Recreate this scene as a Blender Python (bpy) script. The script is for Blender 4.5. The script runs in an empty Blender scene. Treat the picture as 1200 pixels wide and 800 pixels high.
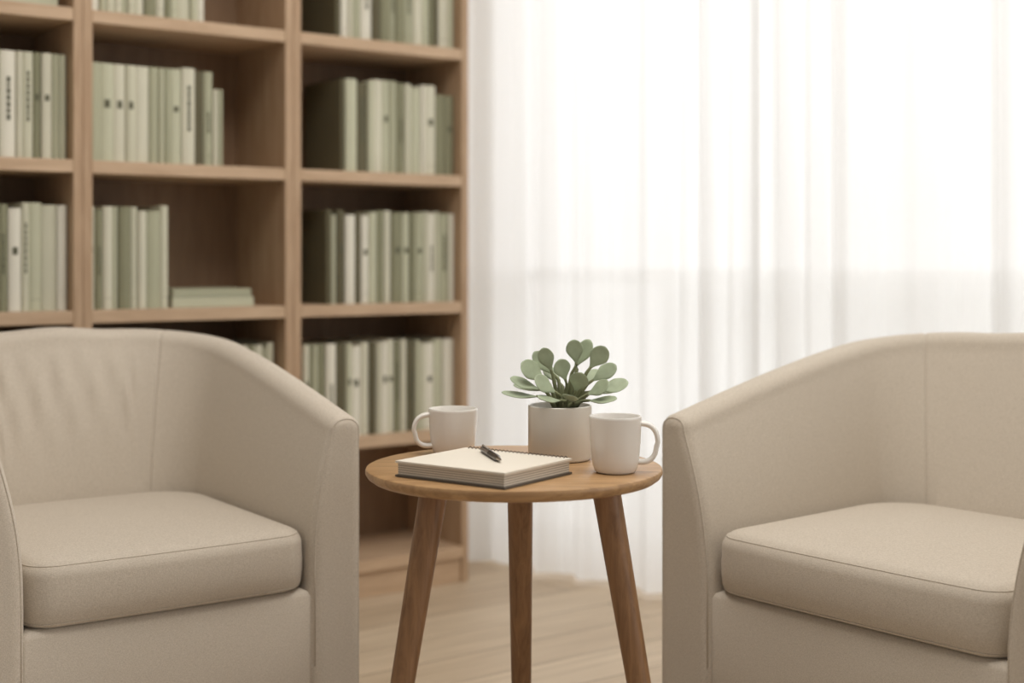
import bpy, math, random
from mathutils import Vector, Matrix
random.seed(7)
sc = bpy.context.scene
sc.view_settings.view_transform = 'Standard'
sc.view_settings.look = 'None'
sc.view_settings.exposure = 0.0
V = Vector

# ------------------------------------------------------------ helpers
def link(o, parent=None):
    sc.collection.objects.link(o)
    if parent: o.parent = parent
    return o

def empty(name, loc=(0,0,0), rz=0.0):
    e = bpy.data.objects.new(name, None)
    e.location = loc; e.rotation_euler = (0,0,rz); e.empty_display_size = .1
    return link(e)

class MB:
    def __init__(s): s.v=[]; s.f=[]; s.m=[]
    def add(s, vs, fs, mi=0):
        b=len(s.v); s.v += [tuple(p) for p in vs]
        for f in fs: s.f.append([i+b for i in f]); s.m.append(mi)
    def box(s, lo, hi, mi=0):
        x0,y0,z0=lo; x1,y1,z1=hi
        s.add([(x0,y0,z0),(x1,y0,z0),(x1,y1,z0),(x0,y1,z0),(x0,y0,z1),(x1,y0,z1),(x1,y1,z1),(x0,y1,z1)],
              [(0,3,2,1),(4,5,6,7),(0,1,5,4),(1,2,6,5),(2,3,7,6),(3,0,4,7)], mi)
    def rings(s, rings, mi=0, cap=True, closed=False):
        n=len(rings[0]); vs=[p for r in rings for p in r]; fs=[]
        R=len(rings)
        for i in range(R-1 if not closed else R):
            a=i*n; b=((i+1)%R)*n
            for j in range(n):
                k=(j+1)%n
                fs.append((a+j,a+k,b+k,b+j))
        if cap and not closed:
            fs.append(tuple(reversed(range(n)))); fs.append(tuple((R-1)*n+j for j in range(n)))
        s.add(vs,fs,mi)
    def tube(s, pts, rad, n=10, mi=0, closed=False, flat=1.0, up=V((0,0,1))):
        pts=[V(p) for p in pts]; rings=[]
        N=len(pts)
        for i,p in enumerate(pts):
            if closed: t=pts[(i+1)%N]-pts[i-1]
            else: t=pts[min(i+1,N-1)]-pts[max(i-1,0)]
            t.normalize()
            a=t.cross(up)
            if a.length<1e-3: a=t.cross(V((1,0,0)))
            a.normalize(); b=a.cross(t).normalized()
            r=rad[i] if isinstance(rad,(list,tuple)) else rad
            rings.append([p+a*(r*math.cos(2*math.pi*k/n)*flat)+b*(r*math.sin(2*math.pi*k/n)) for k in range(n)])
        s.rings(rings,mi,cap=not closed,closed=closed)
    def lathe(s, prof, n=64, c=(0,0,0), mi=0, close=False):
        rings=[]
        for r,z in prof:
            rings.append([(c[0]+r*math.cos(2*math.pi*k/n), c[1]+r*math.sin(2*math.pi*k/n), c[2]+z) for k in range(n)])
        s.rings(rings,mi,cap=not close,closed=close)
    def obj(s, name, mats, parent=None, loc=(0,0,0), rz=0, smooth=True, angle=None, fix=True):
        me=bpy.data.meshes.new(name); me.from_pydata(s.v,[],s.f); 
        for m in mats: me.materials.append(m)
        me.polygons.foreach_set('material_index', s.m)
        import bmesh
        if fix:
            bm=bmesh.new(); bm.from_mesh(me)
            bmesh.ops.recalc_face_normals(bm, faces=bm.faces); bm.to_mesh(me); bm.free()
        if smooth:
            me.polygons.foreach_set('use_smooth',[True]*len(me.polygons))
            if angle is not None: me.set_sharp_from_angle(angle=math.radians(angle))
        me.update()
        o=bpy.data.objects.new(name, me); o.location=loc; o.rotation_euler=(0,0,rz)
        return link(o,parent)

def bevel(o,w,seg=2):
    m=o.modifiers.new('bevel','BEVEL'); m.width=w; m.segments=seg; m.limit_method='ANGLE'; m.angle_limit=math.radians(40)

def srgb(r,g,b):
    def f(c):
        c/=255; return c/12.92 if c<=.04045 else ((c+.055)/1.055)**2.4
    return (f(r),f(g),f(b),1)

def newmat(name):
    m=bpy.data.materials.new(name); m.use_nodes=True
    nt=m.node_tree; return m,nt,nt.nodes['Principled BSDF']

def plain(name,col,rough=.5,var=.0,scale=8,bump=0,bscale=300,spec=.5,coat=0,metal=0):
    m,nt,p=newmat(name)
    p.inputs['Roughness'].default_value=rough; p.inputs['Specular IOR Level'].default_value=spec
    p.inputs['Metallic'].default_value=metal; p.inputs['Coat Weight'].default_value=coat
    tc=nt.nodes.new('ShaderNodeTexCoord')
    n=nt.nodes.new('ShaderNodeTexNoise'); n.inputs['Scale'].default_value=scale; n.inputs['Detail'].default_value=4
    nt.links.new(tc.outputs['Object'],n.inputs['Vector'])
    cr=nt.nodes.new('ShaderNodeValToRGB')
    cr.color_ramp.elements[0].position=.3; cr.color_ramp.elements[1].position=.7
    cr.color_ramp.elements[0].color=tuple(c*(1-var) for c in col[:3])+(1,)
    cr.color_ramp.elements[1].color=tuple(min(1,c*(1+var)) for c in col[:3])+(1,)
    nt.links.new(n.outputs['Fac'],cr.inputs['Fac']); nt.links.new(cr.outputs['Color'],p.inputs['Base Color'])
    if bump:
        n2=nt.nodes.new('ShaderNodeTexNoise'); n2.inputs['Scale'].default_value=bscale
        nt.links.new(tc.outputs['Object'],n2.inputs['Vector'])
        b=nt.nodes.new('ShaderNodeBump'); b.inputs['Strength'].default_value=bump; b.inputs['Distance'].default_value=.001
        nt.links.new(n2.outputs['Fac'],b.inputs['Height']); nt.links.new(b.outputs['Normal'],p.inputs['Normal'])
    return m

def wood(name,c1,c2,axis=0,scale=6,rough=.5,stretch=14):
    m,nt,p=newmat(name)
    p.inputs['Roughness'].default_value=rough
    tc=nt.nodes.new('ShaderNodeTexCoord'); mp=nt.nodes.new('ShaderNodeMapping')
    s=[stretch]*3; s[axis]=1.0
    mp.inputs['Scale'].default_value=s
    n=nt.nodes.new('ShaderNodeTexNoise'); n.inputs['Scale'].default_value=scale; n.inputs['Detail'].default_value=8; n.inputs['Distortion'].default_value=.6
    n.inputs['Roughness'].default_value=.62
    cr=nt.nodes.new('ShaderNodeValToRGB'); cr.color_ramp.elements[0].position=.32; cr.color_ramp.elements[1].position=.68
    cr.color_ramp.elements[0].color=c1; cr.color_ramp.elements[1].color=c2
    b=nt.nodes.new('ShaderNodeBump'); b.inputs['Strength'].default_value=.15; b.inputs['Distance'].default_value=.001
    L=nt.links.new
    L(tc.outputs['Object'],mp.inputs['Vector']); L(mp.outputs['Vector'],n.inputs['Vector']); L(n.outputs['Fac'],cr.inputs['Fac'])
    L(cr.outputs['Color'],p.inputs['Base Color']); L(n.outputs['Fac'],b.inputs['Height']); L(b.outputs['Normal'],p.inputs['Normal'])
    return m

# ------------------------------------------------------------ materials
def fabric_mat():
    m,nt,p=newmat('linen_fabric'); L=nt.links.new
    p.inputs['Roughness'].default_value=.92; p.inputs['Specular IOR Level'].default_value=.1
    p.inputs['Sheen Weight'].default_value=.2; p.inputs['Sheen Roughness'].default_value=.5
    tc=nt.nodes.new('ShaderNodeTexCoord')
    hs=[]
    for sv in ((320,320,1300),(1300,1300,320)):
        mp=nt.nodes.new('ShaderNodeMapping'); mp.inputs['Scale'].default_value=sv
        n=nt.nodes.new('ShaderNodeTexNoise'); n.inputs['Scale'].default_value=1.0; n.inputs['Detail'].default_value=1
        L(tc.outputs['Object'],mp.inputs['Vector']); L(mp.outputs['Vector'],n.inputs['Vector']); hs.append(n)
    a=nt.nodes.new('ShaderNodeMath'); a.operation='ADD'; L(hs[0].outputs['Fac'],a.inputs[0]); L(hs[1].outputs['Fac'],a.inputs[1])
    mr=nt.nodes.new('ShaderNodeMapRange'); mr.inputs['From Min'].default_value=.7; mr.inputs['From Max'].default_value=1.3
    L(a.outputs[0],mr.inputs['Value'])
    cr=nt.nodes.new('ShaderNodeValToRGB'); cr.color_ramp.elements[0].color=srgb(192,181,166); cr.color_ramp.elements[1].color=srgb(216,206,192)
    L(mr.outputs[0],cr.inputs['Fac']); L(cr.outputs['Color'],p.inputs['Base Color'])
    b=nt.nodes.new('ShaderNodeBump'); b.inputs['Strength'].default_value=.38; b.inputs['Distance'].default_value=.0007
    L(a.outputs[0],b.inputs['Height']); L(b.outputs['Normal'],p.inputs['Normal'])
    return m
M_fab=fabric_mat()
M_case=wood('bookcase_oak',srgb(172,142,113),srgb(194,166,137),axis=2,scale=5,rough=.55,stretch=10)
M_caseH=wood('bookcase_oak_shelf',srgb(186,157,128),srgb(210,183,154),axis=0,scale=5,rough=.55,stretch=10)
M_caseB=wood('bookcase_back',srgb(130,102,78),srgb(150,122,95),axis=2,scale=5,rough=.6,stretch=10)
M_top=wood('table_oak',srgb(156,120,82),srgb(194,156,112),axis=0,scale=7,rough=.38,stretch=12)
M_leg=wood('table_leg_oak',srgb(124,90,60),srgb(164,124,86),axis=2,scale=8,rough=.42,stretch=10)
M_wall=plain('wall_paint',srgb(236,234,229),.9,.01)
M_ext=plain('baffle_white',srgb(242,241,238),.9,.02)  # for the unseen wall and ground added outside
M_ceil=plain('ceiling_paint',srgb(238,236,232),.9,.01)
M_trim=plain('trim_paint',srgb(240,239,236),.5,.01)
M_cer=plain('white_ceramic',srgb(244,240,234),.25,.01,spec=.5,coat=.3)
M_pot=plain('pot_ceramic',srgb(228,224,215),.32,.02,coat=.15)
M_soil=plain('soil',srgb(70,55,42),.95,.4,scale=120,bump=1,bscale=200)
M_leaf=plain('succulent_leaf',srgb(166,178,150),.45,.14,scale=45,spec=.4)
M_stem=plain('succulent_stem',srgb(126,130,96),.7,.2,scale=60)
M_cover=plain('notebook_cover',srgb(234,227,214),.6,.01,bump=.1)
M_dark=plain('notebook_back',srgb(92,84,74),.6,.02)
M_coil=plain('coil_wire',srgb(80,70,60),.35,0,metal=.3)
M_pen=plain('pen_body',srgb(58,48,42),.3,.05,coat=.3)
M_penm=plain('pen_metal',srgb(170,160,150),.25,0,metal=1)
M_foot=plain('chair_foot',srgb(60,45,35),.5,.1)

def page_mat():
    m,nt,p=newmat('paper_pages'); L=nt.links.new
    tc=nt.nodes.new('ShaderNodeTexCoord'); w=nt.nodes.new('ShaderNodeTexWave'); w.bands_direction='Z'; w.inputs['Scale'].default_value=95; w.inputs['Distortion'].default_value=.4
    cr=nt.nodes.new('ShaderNodeValToRGB'); cr.color_ramp.elements[0].color=srgb(170,160,146); cr.color_ramp.elements[1].color=srgb(228,220,206)
    L(tc.outputs['Object'],w.inputs['Vector']); L(w.outputs['Fac'],cr.inputs['Fac']); L(cr.outputs['Color'],p.inputs['Base Color'])
    p.inputs['Roughness'].default_value=.9
    return m
M_page=page_mat()

def floor_mat():
    m,nt,p=newmat('oak_plank_floor'); L=nt.links.new
    tc=nt.nodes.new('ShaderNodeTexCoord'); mp=nt.nodes.new('ShaderNodeMapping'); mp.inputs['Rotation'].default_value=(0,0,math.radians(-36))
    L(tc.outputs['Object'],mp.inputs['Vector'])
    br=nt.nodes.new('ShaderNodeTexBrick'); br.inputs['Scale'].default_value=1; br.inputs['Brick Width'].default_value=1.4; br.inputs['Row Height'].default_value=.16
    br.inputs['Mortar Size'].default_value=.002; br.inputs['Color1'].default_value=srgb(196,176,151); br.inputs['Color2'].default_value=srgb(213,195,171)
    br.inputs['Mortar'].default_value=srgb(145,124,100); br.offset=.37
    L(mp.outputs['Vector'],br.inputs['Vector'])
    mp2=nt.nodes.new('ShaderNodeMapping'); mp2.inputs['Scale'].default_value=(1.2,14,1); L(mp.outputs['Vector'],mp2.inputs['Vector'])
    n=nt.nodes.new('ShaderNodeTexNoise'); n.inputs['Scale'].default_value=3; n.inputs['Detail'].default_value=7; L(mp2.outputs['Vector'],n.inputs['Vector'])
    cr=nt.nodes.new('ShaderNodeValToRGB'); cr.color_ramp.elements[0].position=.3; cr.color_ramp.elements[1].position=.7
    cr.color_ramp.elements[0].color=(.78,.755,.72,1); cr.color_ramp.elements[1].color=(1,1,1,1); L(n.outputs['Fac'],cr.inputs['Fac'])
    mx=nt.nodes.new('ShaderNodeMixRGB'); mx.blend_type='MULTIPLY'; mx.inputs[0].default_value=1
    L(br.outputs['Color'],mx.inputs[1]); L(cr.outputs['Color'],mx.inputs[2]); L(mx.outputs[0],p.inputs['Base Color'])
    p.inputs['Roughness'].default_value=.5
    return m
M_floor=floor_mat()

def curtain_mat():
    m=bpy.data.materials.new('sheer_voile'); m.use_nodes=True; nt=m.node_tree; nt.nodes.clear(); L=nt.links.new
    out=nt.nodes.new('ShaderNodeOutputMaterial')
    d=nt.nodes.new('ShaderNodeBsdfDiffuse'); d.inputs['Color'].default_value=(.93,.93,.92,1)
    t=nt.nodes.new('ShaderNodeBsdfTranslucent'); t.inputs['Color'].default_value=(.97,.97,.97,1)
    tr=nt.nodes.new('ShaderNodeBsdfTransparent')
    m1=nt.nodes.new('ShaderNodeMixShader'); m1.inputs[0].default_value=.66; L(d.outputs[0],m1.inputs[1]); L(t.outputs[0],m1.inputs[2])
    tc=nt.nodes.new('ShaderNodeTexCoord'); mp=nt.nodes.new('ShaderNodeMapping'); mp.inputs['Scale'].default_value=(400,400,60)
    n=nt.nodes.new('ShaderNodeTexNoise'); n.inputs['Scale'].default_value=1; L(tc.outputs['Object'],mp.inputs['Vector']); L(mp.outputs['Vector'],n.inputs['Vector'])
    mr=nt.nodes.new('ShaderNodeMapRange'); mr.inputs['To Min'].default_value=.01; mr.inputs['To Max'].default_value=.07; L(n.outputs['Fac'],mr.inputs['Value'])
    m2=nt.nodes.new('ShaderNodeMixShader'); L(mr.outputs[0],m2.inputs[0]); L(m1.outputs[0],m2.inputs[1]); L(tr.outputs[0],m2.inputs[2])
    L(m2.outputs[0],out.inputs['Surface'])
    return m
M_curt=curtain_mat()

# ------------------------------------------------------------ frames of reference (metres)
A=math.radians(36)                 # bookcase wall direction
U=V((math.cos(A),math.sin(A),0)); B=V((-math.sin(A),math.cos(A),0))
E=V((-.1205,3.78,0))               # bookcase front right end
Bw=math.radians(-38)               # window wall direction
W=V((math.cos(Bw),math.sin(Bw),0)); WN=V((-math.sin(Bw),math.cos(Bw),0))  # WN points outside
C0=V((-.1,4.0,0))                  # curtain line origin
HC=2.65

# floor / ceiling
mb=MB(); mb.box((-5,-3,-.1),(5,5.2,0)); mb.obj('floor',[M_floor],smooth=False)
mb=MB(); mb.box((-5,-.6,HC),(5,4.2,HC+.1)); mb.obj('ceiling',[M_ceil],smooth=False)
wo=C0+WN*.15
pb=E+B*.302
den=U.x*(-W.y)+U.y*W.x
dx=wo-pb
a_=(dx.x*(-W.y)+dx.y*W.x)/den
corner=pb+U*a_
mb=MB(); mb.box((-4.6,0,0),(.12,.12,HC)); mb.obj('wall_left',[M_wall],loc=corner,rz=A,smooth=False)
mb=MB(); mb.box((-4.5,-.015,0),(-2.55,0,.09)); o=mb.obj('baseboard_left',[M_trim],loc=corner,rz=A,smooth=False)
# window wall with full height glazed opening
wl=4.2; wx0,wx1,wz0,wz1=.04,3.5,.06,2.56
mb=MB()
mb.box((0,0,0),(wl,.14,wz0)); mb.box((0,0,wz1),(wl,.14,HC)); mb.box((0,0,wz0),(wx0,.14,wz1)); mb.box((wx1,0,wz0),(wl,.14,wz1))
mb.obj('wall_right',[M_wall],loc=corner,rz=Bw,smooth=False)
mb=MB()
f=.04
mb.box((wx0,.05,wz0),(wx1,.11,wz0+f)); mb.box((wx0,.05,wz1-f),(wx1,.11,wz1))
for x0,x1 in ((wx0,wx0+f),(1.04,1.08),(2.26,2.30),(wx1-f,wx1)):
    mb.box((x0,.051,wz0+f),(x1,.109,wz1-f))
mb.box((wx0+f,.060,.82),(wx1-f,.100,.865))
mb.obj('window_1',[M_trim],loc=corner,rz=Bw,smooth=False)
# unseen low wall and ground, added outside to dim the lower curtain
mb=MB(); mb.box((-.6,2.0,0),(wl+2,2.12,.72)); mb.box((-.6,1.96,.72),(wl+2,2.16,.76))
mb.obj('sky_baffle',[M_ext],loc=corner,rz=Bw,smooth=False)
mb=MB(); mb.box((-.6,.15,-.1),(wl+2,2.4,.004)); mb.obj('ground_baffle',[M_ext],loc=corner,rz=Bw,smooth=False)  # added slab, masks the bright world below the horizon

# curtains
def curtain(name,s0,s1,seed,off=0.0):
    r=random.Random(seed); ns=int((s1-s0)/.005); nz=30; z0,z1=.012,2.5
    ph=[r.uniform(0,6.28) for _ in range(6)]
    def fold(s,z):
        k=1-.25*(z/z1)
        w=s+.03*math.sin(2*math.pi*s/.43+ph[0])
        amp=.6+.4*math.sin(2*math.pi*s/.61+ph[5])
        y=.018*amp*math.sin(2*math.pi*w/.094+ph[1]+.25*math.sin(z*1.3+ph[2]))
        y+=.020*math.sin(2*math.pi*w/.187+ph[3]+.3*z)+.0025*math.sin(2*math.pi*w/.041+ph[4]+.4*z)
        return y*k+off
    mb=MB(); vs=[];fs=[]
    for j in range(nz+1):
        z=z0+(z1-z0)*j/nz
        for i in range(ns+1):
            s=s0+(s1-s0)*i/ns
            vs.append((s,fold(s,z),z))
    for j in range(nz):
        for i in range(ns):
            a=j*(ns+1)+i; fs.append((a,a+1,a+ns+2,a+ns+1))
    mb.add(vs,fs)
    return mb.obj(name,[M_curt],loc=C0,rz=Bw,fix=False)
curtain('curtain',-.07,.93,3)
curtain('curtain.001',.885,2.9,11,.004)
mb=MB(); mb.tube([(-.1,0,2.515),(3.0,0,2.515)],.012,12); mb.lathe([(.001,0),(.02,.0),(.02,.02),(.001,.02)],12,c=(3.0,0,2.505))
for x in (-.05,1.4,2.9): mb.box((x-.008,0,2.505),(x+.008,.15,2.525))
mb.obj('curtain_rod',[M_trim],loc=C0,rz=Bw,angle=40)

# ------------------------------------------------------------ bookcase
MW=.537; NM=4; DP=.30; T=.022; HT=2.19
shelves=[.10,.425,.774,1.122,1.471,1.820]   # top faces
mb=MB()
for m in range(NM):
    xr=-m*MW; xl=xr-MW+.0005
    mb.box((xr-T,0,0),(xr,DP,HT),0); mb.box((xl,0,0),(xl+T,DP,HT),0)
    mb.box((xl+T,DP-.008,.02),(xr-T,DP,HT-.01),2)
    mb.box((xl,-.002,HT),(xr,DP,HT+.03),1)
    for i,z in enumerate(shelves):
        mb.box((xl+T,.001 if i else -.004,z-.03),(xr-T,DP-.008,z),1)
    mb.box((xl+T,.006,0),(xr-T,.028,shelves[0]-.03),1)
o=mb.obj('bookcase',[M_case,M_caseH,M_caseB],loc=E,rz=A,smooth=False); bevel(o,.0015,2)

# books : one object
bookcols=[(216,214,195),(198,199,175),(178,179,154),(142,142,116),(230,227,213),(100,95,72),(208,207,186)]
mats=[plain('book_cloth_%d'%i,srgb(*c),.75,.03) for i,c in enumerate(bookcols)]
mats.append(plain('book_pages',srgb(225,218,200),.9,.03)); PG=7
mats.append(plain('book_print',srgb(90,90,70),.6)); PR=8
bk=MB()
def book(x0,x1,z,h,d,ci,y0,r):
    c=.0022
    bk.box((x0,y0+.003,z),(x0+c,y0+d,z+h),ci); bk.box((x1-c,y0+.003,z),(x1,y0+d,z+h),ci)
    n=6; w=x1-x0; pts=[]
    for k in range(n+1):
        a=math.pi*k/n; pts.append((x0+w/2-w/2*math.cos(a), y0+.006-.008*math.sin(a)))
    ring=lambda zz:[(p[0],p[1],zz) for p in pts]+[(x1,y0+.008,zz),(x0,y0+.008,zz)]
    bk.rings([ring(z),ring(z+h)],ci)
    bk.box((x0+c,y0+.006,z+.003),(x1-c,y0+d-.004,z+h-.003),PG)
    if w>.013:
        k=r.random(); yy=y0-.0028; xm=(x0+x1)/2
        if k<.30:
            bk.box((xm-w*.2,yy,z+h*.55),(xm+w*.2,y0+.004,z+h*.55+r.uniform(.012,.02)),PR)
        elif k<.5:
            zz=z+h*.35; ze=z+h*r.uniform(.55,.8)
            while zz<ze:
                l=r.uniform(.006,.014); bk.box((xm-w*.12,yy,zz),(xm+w*.12,y0+.004,zz+l),PR); zz+=l+.003
        if r.random()<.3:
            bk.box((x0+w*.25,yy+.0015,z+h*.1),(x1-w*.25,y0+.004,z+h*.1+.003),PR)
def row(t0,t1,si,h,seed,hv=.009,tail=None,dark=.12,first=None):
    r=random.Random(seed); x=-t1; z=shelves[si]+.0005; i=0; last=-1
    while x<-t0-.008:
        w=r.choice([.014,.018,.021,.024,.029,.034]); w=min(w,-t0-x)
        if -t0-(x+w)<.009: w=-t0-x
        hh=h+r.choice([0,0,0,-hv,hv*.5])
        intail=tail and x>-tail[0]-.002
        if intail: hh=tail[1]
        ci=last
        while ci==last: ci=r.choices([0,1,2,3,4,5,6],[5,4.5,4.5,3,3,dark*10,4])[0]
        last=ci
        if first is not None and i==0: ci=first
        if intail and len(tail)>2: ci=tail[2]
        book(x,x+w-.0014,z,hh,.20+r.uniform(-.004,.004),ci,.037+r.uniform(-.004,.004),r)
        x+=w; i+=1
row(.024,.397,4,.245,1,first=5); row(.024,.380,3,.245,2,tail=(.085,.222,3),first=5); row(.024,.4225,2,.243,3,first=5); row(.024,.49,1,.245,4,dark=.3)
row(.76,1.050,4,.24,5); row(.711,1.050,3,.232,6,tail=(.738,.19)); row(.853,1.050,2,.243,8); row(.571,1.050,1,.25,9)
row(1.098,1.586,3,.243,10,dark=.25); row(1.098,1.586,2,.243,12,dark=.25); row(1.098,1.586,1,.24,13)
row(1.634,2.05,3,.24,14); row(1.634,1.95,2,.24,15); row(1.7,2.122,4,.24,16); row(1.634,2.122,1,.24,17)
def flat(t0,t1,z,th,ci,y0=.04,d=.17):
    x0,x1=-t1,-t0; c=.0022
    bk.box((x0,y0,z),(x1,y0+d,z+c),ci); bk.box((x0,y0,z+th-c),(x1,y0+d,z+th),ci)
    bk.box((x0,y0-.001,z),(x1,y0+.004,z+th),ci); bk.box((x0+.004,y0+.004,z+c),(x1-.004,y0+d-.004,z+th-c),PG)
flat(.628,.842,shelves[2]+.0005,.024,1); flat(.632,.838,shelves[2]+.025,.020,2,y0=.046)
flat(1.12,1.40,shelves[4]+.0005,.028,1); flat(1.13,1.39,shelves[4]+.029,.022,4)
bk.obj('shelf_books',mats,loc=E,rz=A,angle=35)

# ------------------------------------------------------------ armchairs
def armchair(name,loc,rz,sw,aw,wrinkle=0.0):
    root=empty(name,loc,rz)
    D=.69; R=.22; Wo=sw+aw
    L1=D-R; La=R*math.pi/2; Lb=2*(Wo-R); Ltot=2*L1+2*La+Lb
    def path(s):
        if s<=L1: return V((Wo,s)),V((-1,0))
        s-=L1
        if s<=La:
            a=s/R; return V((Wo-R+R*math.cos(a),D-R+R*math.sin(a))),V((-math.cos(a),-math.sin(a)))
        s-=La
        if s<=Lb: return V((Wo-R-s,D)),V((0,-1))
        s-=Lb
        if s<=La:
            a=math.pi/2+s/R; return V((-Wo+R+R*math.cos(a),D-R+R*math.sin(a))),V((-math.cos(a),-math.sin(a)))
        s-=La
        return V((-Wo,D-R-s)),V((1,0))
    def sm(x): x=max(0,min(1,x)); return x*x*(3-2*x)
    z0=.06
    def section(s):
        sd=min(s,Ltot-s)
        q=min(1,sd/(L1+La)); H=.624+.126*math.sin(math.pi/2*q)
        if sd>L1+La: H+=.007*sm((sd-L1-La)/(Lb/2))
        b=sm((sd-L1*.75)/(La+L1*.25))
        tb=aw+.085*b; tt=.064+.018*b; rr=.027
        P=[]
        for k in range(14): P.append((0,z0+(H-rr-z0)*k/14))
        for k in range(7):
            a=math.pi/2*k/6; P.append((rr-rr*math.cos(a),H-rr+rr*math.sin(a)))
        for k in range(1,3): P.append((rr+(tt-2*rr)*k/3,H+.0006))
        for k in range(7):
            a=math.pi/2*k/6; P.append((tt-rr+rr*math.sin(a),H-rr+rr*math.cos(a)))
        zs=.36
        for k in range(1,29):
            u=k/28; z=(H-rr)+(zs-(H-rr))*u
            x=tt+(tb-tt)*u + .010*math.sin(math.pi*u)
            if wrinkle:
                bk_=sm((s-(L1+La*.75))/.08)*sm((Ltot-L1-La*.5-s)/.1)
                e=math.exp(-((u-.26)/.24)**2)*min(1,u/.12)
                ss=s-(L1+La)
                x+=wrinkle*bk_*e*(math.sin(2*math.pi*(ss*(1+.5*ss)+.09*u)/.062)+.45*math.sin(2*math.pi*(ss-.06*u)/.036+1))
            P.append((x,z))
        P.append((tb,.2)); P.append((tb,z0))
        return P
    def inset(P,d):
        n=len(P); out=[]
        for i in range(n):
            p0=V(P[i-1]);p1=V(P[i]);p2=V(P[(i+1)%n])
            t=(p1-p0).normalized()+(p2-p1).normalized()
            if t.length<1e-6: t=p2-p1
            t.normalize(); nn=V((t.y,-t.x))
            out.append((p1.x+nn.x*d,p1.y+nn.y*d))
        return out
    seams=[L1+.62*La, Ltot-L1-.62*La]
    S=[i*.008 for i in range(int(Ltot/.008)+1)]; S.append(Ltot)
    S=[s for s in S if all(abs(s-q)>.008 for q in seams)]
    for q in seams: S+=[q-.006,q-.0025,q,q+.0025,q+.006]
    S=sorted(set(S)); 
    rings=[]
    def ring(s,P,fwd=0):
        p,n=path(s); return [(p.x+n.x*x, p.y+n.y*x-fwd, z) for x,z in P]
    rr=.019
    P0=section(0)
    caps=[(inset(P0,rr+.0045),rr+.0002),(inset(P0,rr+.002),rr+.0002)]
    for k in range(7,0,-1):
        a=math.pi/2*k/7
        caps.append((inset(P0,rr*(1-math.cos(a))), rr*math.sin(a)))
    for P,fw in caps: rings.append(ring(0,P,fw))
    for s in S:
        P=section(s)
        for q in seams:
            if abs(s-q)<.0001: P=inset(P,.0028)
            elif abs(s-q)<.003: P=inset(P,.001)
        rings.append(ring(s,P))
    for P,fw in reversed(caps):
        rings.append(ring(Ltot,P,fw))
    mb=MB(); mb.rings(rings)
    a=math.radians(50)
    for s in (0,Ltot):
        Pi=inset(P0,rr*(1-math.cos(a))); rg=ring(s,Pi,rr*math.sin(a))
        rg=rg[1:-1]
        mb.tube(rg,.0016,6,up=V((0,1,0)))
    mb.obj('tub_shell',[M_fab],root)
    mb=MB(); yb=D-aw-.06
    def rrect(x,y0,y1,rf,rb,n=6):
        pts=[]
        for cx,cy,r,a0 in ((x-rf,y0+rf,rf,-90),(x-rb,y1-rb,rb,0),(-x+rb,y1-rb,rb,90),(-x+rf,y0+rf,rf,180)):
            for k in range(n+1):
                a=math.radians(a0+90*k/n); pts.append((cx+r*math.cos(a),cy+r*math.sin(a)))
        return pts
    pr=[(.006,.06),(0,.07),(0,.19),(0,.318),(.004,.326),(.012,.33)]
    mb.rings([[(p[0],p[1],z) for p in rrect(sw+.004-i,.0+i-.010,yb-i,.006,.1)] for i,z in pr])
    mb.obj('front_rail',[M_fab],root,angle=50)
    # seat cushion
    zb,zt=.328,.434; hgt=zt-zb; mb=MB()
    x=sw-.001; y0=-.014; y1=D-aw-.068
    rings=[]
    n=10
    def outl(ins,z,bulge=0):
        P=rrect(x-ins*.999,y0+ins,y1-ins,max(.012,.045-ins*.5),max(.02,.11-ins*.6),n)
        out=[]; Q=[]; m=len(P)
        for i in range(m):
            a=V(P[i]);b=V(P[(i+1)%m]); 
            L=16 if (i%(n+1))==n else 1
            for k in range(L): Q.append(a.lerp(b,k/L))
        for q in Q:
            ux=q.x/x; uy=(q.y-(y0+y1)/2)/((y1-y0)/2)
            fb=bulge*(1-min(1,abs(ux))**2.5)*(1 if uy<0 else 0)*max(0,-uy)
            out.append((q.x,q.y-fb,z))
        return out
    pr=[(.03,zb+.001,0),(.014,zb+.002,.0),(.006,zb+.006,.004),(.001,zb+.015,.006),(-.001,zb+hgt*.35,.009),(-.001,zb+hgt*.52,.010)]
    re=.027
    for k in range(0,9):
        a=math.pi/2*k/8*.93
        pr.append((re*(1-math.cos(a)), zt-re*.95+re*math.sin(a), .010-.005*k/8))
    for i,z,bu in pr: rings.append(outl(i,z,bu))
    base=rings[-1]; cy=(y0+y1)/2; zt2=base[0][2]
    for k in range(1,18):
        u=k/18; crown=.011*(1-(1-u)**2.4)
        rings.append([(p[0]*(1-u),cy+(p[1]-cy)*(1-u),zt2+crown) for p in base])
    mb.rings(rings)
    i5=pr[6+4]
    mb.tube(outl(i5[0],i5[1],i5[2]),.0011,6,closed=True)
    mb.tube(outl(.003,zb+.010,.005),.0010,6,closed=True)
    mb.obj('seat_cushion',[M_fab],root)
    mb=MB()
    for fx in (-Wo+.07,Wo-.07):
        for fy in (.07,D-.09): mb.lathe([(.016,0),(.024,.062)],20,c=(fx,fy,0))
    mb.obj('feet',[M_foot],root,angle=40)
    return root
armchair('armchair',(-.546,2.205,0),math.radians(35),.238,.098,wrinkle=.0032)
armchair('armchair.001',(.5225,2.119,0),math.radians(-50.2),.272,.118)

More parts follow.
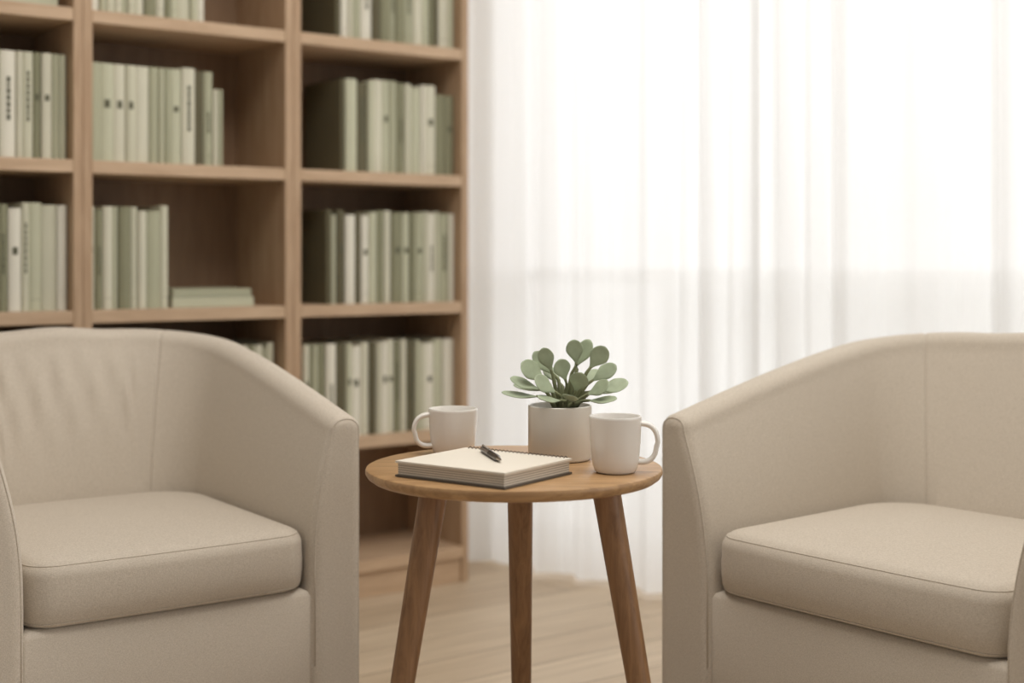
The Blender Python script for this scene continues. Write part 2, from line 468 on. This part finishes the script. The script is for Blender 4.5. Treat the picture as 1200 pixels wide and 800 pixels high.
# ------------------------------------------------------------ side table
TC=V((.003,2.10,0)); TZ=.578
root=empty('side_table',TC)
mb=MB(); R=.2275; t=.020
prof=[(.001,TZ-t),(R-.022,TZ-t),(R-.010,TZ-t+.002),(R-.003,TZ-t+.007),(R,TZ-t+.012),(R,TZ-.004),(R-.0012,TZ-.0012),(R-.004,TZ),(.001,TZ)]
mb.lathe(prof,128); mb.obj('table_top',[M_top],root,angle=35)
legs=[((-.118,-.075),(-.207,-.135)),((.136,-.07),(.228,-.135)),((.010,.125),(.014,.235))]
for i,(a,b) in enumerate(legs):
    mb=MB(); N=24; rings=[]
    for k in range(N+1):
        u=k/N; r=.0215*(1-u)+.0145*u
        if k==N: r-=.002
        z=(TZ-t)*(1-u)
        x=a[0]+(b[0]-a[0])*u; y=a[1]+(b[1]-a[1])*u
        rings.append([(x+r*math.cos(2*math.pi*j/28),y+r*math.sin(2*math.pi*j/28),z) for j in range(28)])
    mb.rings(rings); mb.obj('leg_%d'%(i+1),[M_leg],root,angle=50)
mb=MB()
for a,b in legs: mb.lathe([(.032,TZ-t-.004),(.034,TZ-t-.003),(.034,TZ-t)],32,c=(a[0],a[1],0))
mb.obj('leg_plates',[M_leg],root,angle=40)

# ------------------------------------------------------------ mugs
def mug(name,x,y,h,r,ang):
    mb=MB()
    w=.0032
    prof=[(.001,.0025),(r*.60,.0025),(r*.64,0),(r*.70,0),(r*.79,.003),(r*.865,.010),(r*.915,.022),(r*.965,h*.55),(r-.0002,h-.004),(r,h-.0015),(r-.0008,h),(r-.0022,h),(r-w,h-.002),(r*.965-w,h*.55),(r*.90-w,.022),(r*.80-w,.010),(r*.6,.007),(.001,.0065)]
    mb.lathe(prof,64)
    pts=[]; ro=.028; N=26; zc=h*.53; hh=h*.34
    for k in range(N+1):
        a=-math.pi/2+math.pi*k/N
        cx=math.copysign(abs(math.cos(a))**.75,math.cos(a)); sz=math.copysign(abs(math.sin(a))**.9,math.sin(a))
        pts.append((r*.945-.002+ro*cx-(.002 if a<0 else 0), 0, zc+hh*sz-(.003*cx if a<0 else 0)))
    rad=[.0062-.0010*math.sin(math.pi*k/N) for k in range(N+1)]
    rings=[]
    for i,p in enumerate(pts):
        p=V(p); tt=(V(pts[min(i+1,N)])-V(pts[max(i-1,0)])).normalized()
        a=V((0,1,0)); b=a.cross(tt).normalized()
        rings.append([p+a*(rad[i]*1.25*math.cos(2*math.pi*k/14))+b*(rad[i]*.72*math.sin(2*math.pi*k/14)) for k in range(14)])
    mb.rings(rings)
    return mb.obj(name,[M_cer],loc=(x,y,TZ+.0003),rz=ang,angle=60)
mug('coffee_mug',-.096,2.225,.074,.0400,math.radians(188))
mug('coffee_mug.001',.154,2.035,.084,.0390,math.radians(-4))

# ------------------------------------------------------------ notebook
nc=V((-.041,2.005)); NA=math.radians(-35.5); nl,nw=.197,.170
NT=.023
mb=MB(); x,y=nl/2,nw/2
mb.box((-x,-y,0),(x,y,.0028),1)
mb.box((-x+.003,-y+.003,.0028),(x-.003,y-.003,NT-.0028),2)
mb.box((-x,-y,NT-.0028),(x,y,NT),0)
cz=(NT+.0026)/2+.0008
for i in range(26):
    cx=-x+.010+(2*x-.02)*i/25; N=12
    pts=[(cx+.0006*math.sin(2*math.pi*k/N), y-.003+.0075*math.cos(2*math.pi*k/N), cz+(cz-.0018)*math.sin(2*math.pi*k/N)) for k in range(N)]
    mb.tube(pts,.0007,6,mi=3,closed=True,up=V((1,0,0)))
o=mb.obj('spiral_notebook',[M_cover,M_dark,M_page,M_coil],loc=(nc.x,nc.y,TZ+.0006),rz=NA,smooth=False)
# pen
pa=V((-.046,2.085)); pb_=V((-.016,1.965)); L=(pb_-pa).length
mb=MB(); R=.0048
prof=[(.0008,0),(.0012,.002),(.0022,.006),(.0036,.016)]
prof2=[(.0036,.016),(R,.022),(R,.065),(R+.0003,.0655),(R+.0003,.069),(R,.0695),(R,L-.010),(R-.001,L-.003),(.0025,L-.002),(.002,L)]
def lx(prof,mi):
    n=20; mb.rings([[(z,r*math.cos(2*math.pi*k/n),R+r*math.sin(2*math.pi*k/n)) for k in range(n)] for r,z in prof],mi)
lx(prof,1); lx(prof2,0)
mb.box((L-.048,-.0012,2*R+.0006),(L-.006,.0012,2*R+.0018),1); mb.box((L-.010,-.0012,2*R-.001),(L-.006,.0012,2*R+.0018),1)
d=pa-pb_
mb.obj('ballpoint_pen',[M_pen,M_penm],loc=(pb_.x,pb_.y,TZ+NT+.0008),rz=math.atan2(d.y,d.x),angle=40)

# ------------------------------------------------------------ potted succulent
PX,PY=.076,2.165
root=empty('potted_succulent',(PX,PY,TZ+.0003))
mb=MB(); r=.0505; h=.086; w=.0035
mb.lathe([(.001,0),(r-.006,0),(r-.002,.0015),(r,.005),(r,h-.001),(r-.001,h),(r-w+.0005,h),(r-w,h-.001),(r-w,.006),(.001,.006)],72)
mb.obj('pot',[M_pot],root,angle=40)
mb=MB(); rings=[]
for rr_,z in ((.0468,.072),(.0465,.075),(.03,.078),(.012,.080),(.001,.080)):
    rings.append([(rr_*math.cos(2*math.pi*k/32),rr_*math.sin(2*math.pi*k/32),z+random.uniform(-.001,.001)) for k in range(32)])
mb.rings(rings); mb.obj('soil',[M_soil],root)
lf=MB(); st=MB()
def leaf(base,tip,Wd,nh,curl=.12,T=.0048):
    base=V(base); tip=V(tip); ax=tip-base; L=ax.length; ax.normalize()
    nh=V(nh); nrm=(nh-ax*nh.dot(ax)).normalized(); side=ax.cross(nrm).normalized()
    rings=[]; N=16; n=14
    for i in range(N+1):
        u=i/N
        q=min(1,u/.60); q=q*q*(3-2*q)
        w=.15+.85*q
        if u>.56: w*=math.sqrt(max(0,1-((u-.56)/.444)**2))
        w*=Wd/2
        th=T*(.55+.45*math.sin(math.pi*min(1,u*1.1+.1)))*(min(1,w/(Wd*.2)))
        c=base+ax*(L*u)+nrm*(L*curl*(u*u-u))
        ring=[]
        for k in range(n):
            a=2*math.pi*k/n
            cup=.16*w*math.cos(a)**2
            ring.append(c+side*(w*math.cos(a))+nrm*(th/2*math.sin(a)+cup))
        rings.append(ring)
    lf.rings(rings)
s=.00136
def PP(px,py,dy): return V(((px-656)*s,dy,(546-py)*s-.004))
LV=[ # base, tip, width, normal
 ((676,438,.0),(672,404,.004),.030,(-.5,-1,.25)),
 ((687,442,-.004),(709,412,-.006),.032,(.5,-1,.4)),
 ((648,446,.004),(636,414,.008),.028,(-.5,-1,.2)),
 ((664,456,-.006),(655,426,-.014),.029,(.1,-1,.45)),
 ((644,456,-.004),(611,430,-.010),.033,(-.3,-.8,.8)),
 ((640,464,-.008),(598,448,-.014),.027,(-.1,-.6,1)),
 ((640,470,-.012),(588,464,-.020),.022,(0,-.4,1)),
 ((692,464,-.008),(735,453,-.014),.033,(.1,-.65,.9)),
 ((688,456,.004),(722,434,.010),.027,(.3,-.7,.7)),
 ((670,444,.010),(692,405,.024),.026,(.1,-1,.3)),
 ((656,468,-.014),(626,446,-.034),.030,(-.2,-.9,.8)),
 ((672,468,-.014),(680,440,-.036),.031,(.15,-1,.7)),
 ((682,470,-.012),(712,452,-.032),.029,(.2,-.8,.8)),
 ((662,474,-.018),(630,468,-.048),.027,(-.1,-.5,1)),
 ((672,476,-.018),(664,464,-.056),.027,(-.05,-.6,1)),
 ((682,474,-.014),(720,470,-.040),.026,(.1,-.5,1)),
 ((655,452,.014),(626,420,.034),.026,(-.2,-.8,.5)),
 ((660,460,.016),(640,438,.046),.026,(0,-.5,1)),
 ((676,460,.016),(704,442,.048),.026,(0,-.5,1)),
 ((648,464,.008),(602,459,.036),.024,(0,-.3,1)),
 ((684,466,.004),(726,463,.028),.024,(0,-.4,1)),
]
for b,t_,wd,nn in LV:
    B0=PP(*b); T0=PP(*t_); B_=B0.lerp(T0,.16)
    leaf(B_,T0,wd,nn,curl=.16)
    root_=V(((b[0]-664)*s*.35+.006,b[2]*.6,.076))
    st.tube([root_,root_.lerp(B0,.5)+V((0,0,.004)),B0,B_,B_.lerp(T0,.08)],[.0038,.0034,.0028,.0023,.0018],8)
o=lf.obj('leaves',[M_leaf],root); st.obj('stems',[M_stem],root)

# ------------------------------------------------------------ light
wd=bpy.data.worlds.new('overcast_sky'); sc.world=wd; wd.use_nodes=True; nt=wd.node_tree
bg=nt.nodes['Background']; L=nt.links.new
tc=nt.nodes.new('ShaderNodeTexCoord'); vm=nt.nodes.new('ShaderNodeVectorMath'); vm.operation='DOT_PRODUCT'
vm.inputs[1].default_value=WN
L(tc.outputs['Generated'],vm.inputs[0])
mr=nt.nodes.new('ShaderNodeMapRange'); mr.inputs['From Min'].default_value=-.2; mr.inputs['From Max'].default_value=.3
mr.inputs['To Min'].default_value=.28; mr.inputs['To Max'].default_value=1.98; L(vm.outputs['Value'],mr.inputs['Value'])
L(mr.outputs[0],bg.inputs['Strength']); bg.inputs['Color'].default_value=(1,.993,.98,1)
ld=bpy.data.lights.new('overhead_fill','AREA'); ld.shape='RECTANGLE'; ld.size=1.6; ld.size_y=1.2; ld.energy=34; ld.color=(1,.96,.9)  # unseen fill added under the ceiling to brighten tops from above
lo=bpy.data.objects.new('overhead_fill',ld); lo.location=(.2,1.9,HC-.03); link(lo)

# ------------------------------------------------------------ camera
cd=bpy.data.cameras.new('camera'); cam=bpy.data.objects.new('camera',cd); link(cam)
cam.location=(0,0,.9); cam.rotation_euler=(math.radians(90),0,0)
cd.sensor_width=36; cd.lens=48; cd.shift_y=-100/1200
cd.dof.use_dof=True; cd.dof.focus_distance=2.1; cd.dof.aperture_fstop=2.1
cd.clip_start=.05
sc.camera=cam
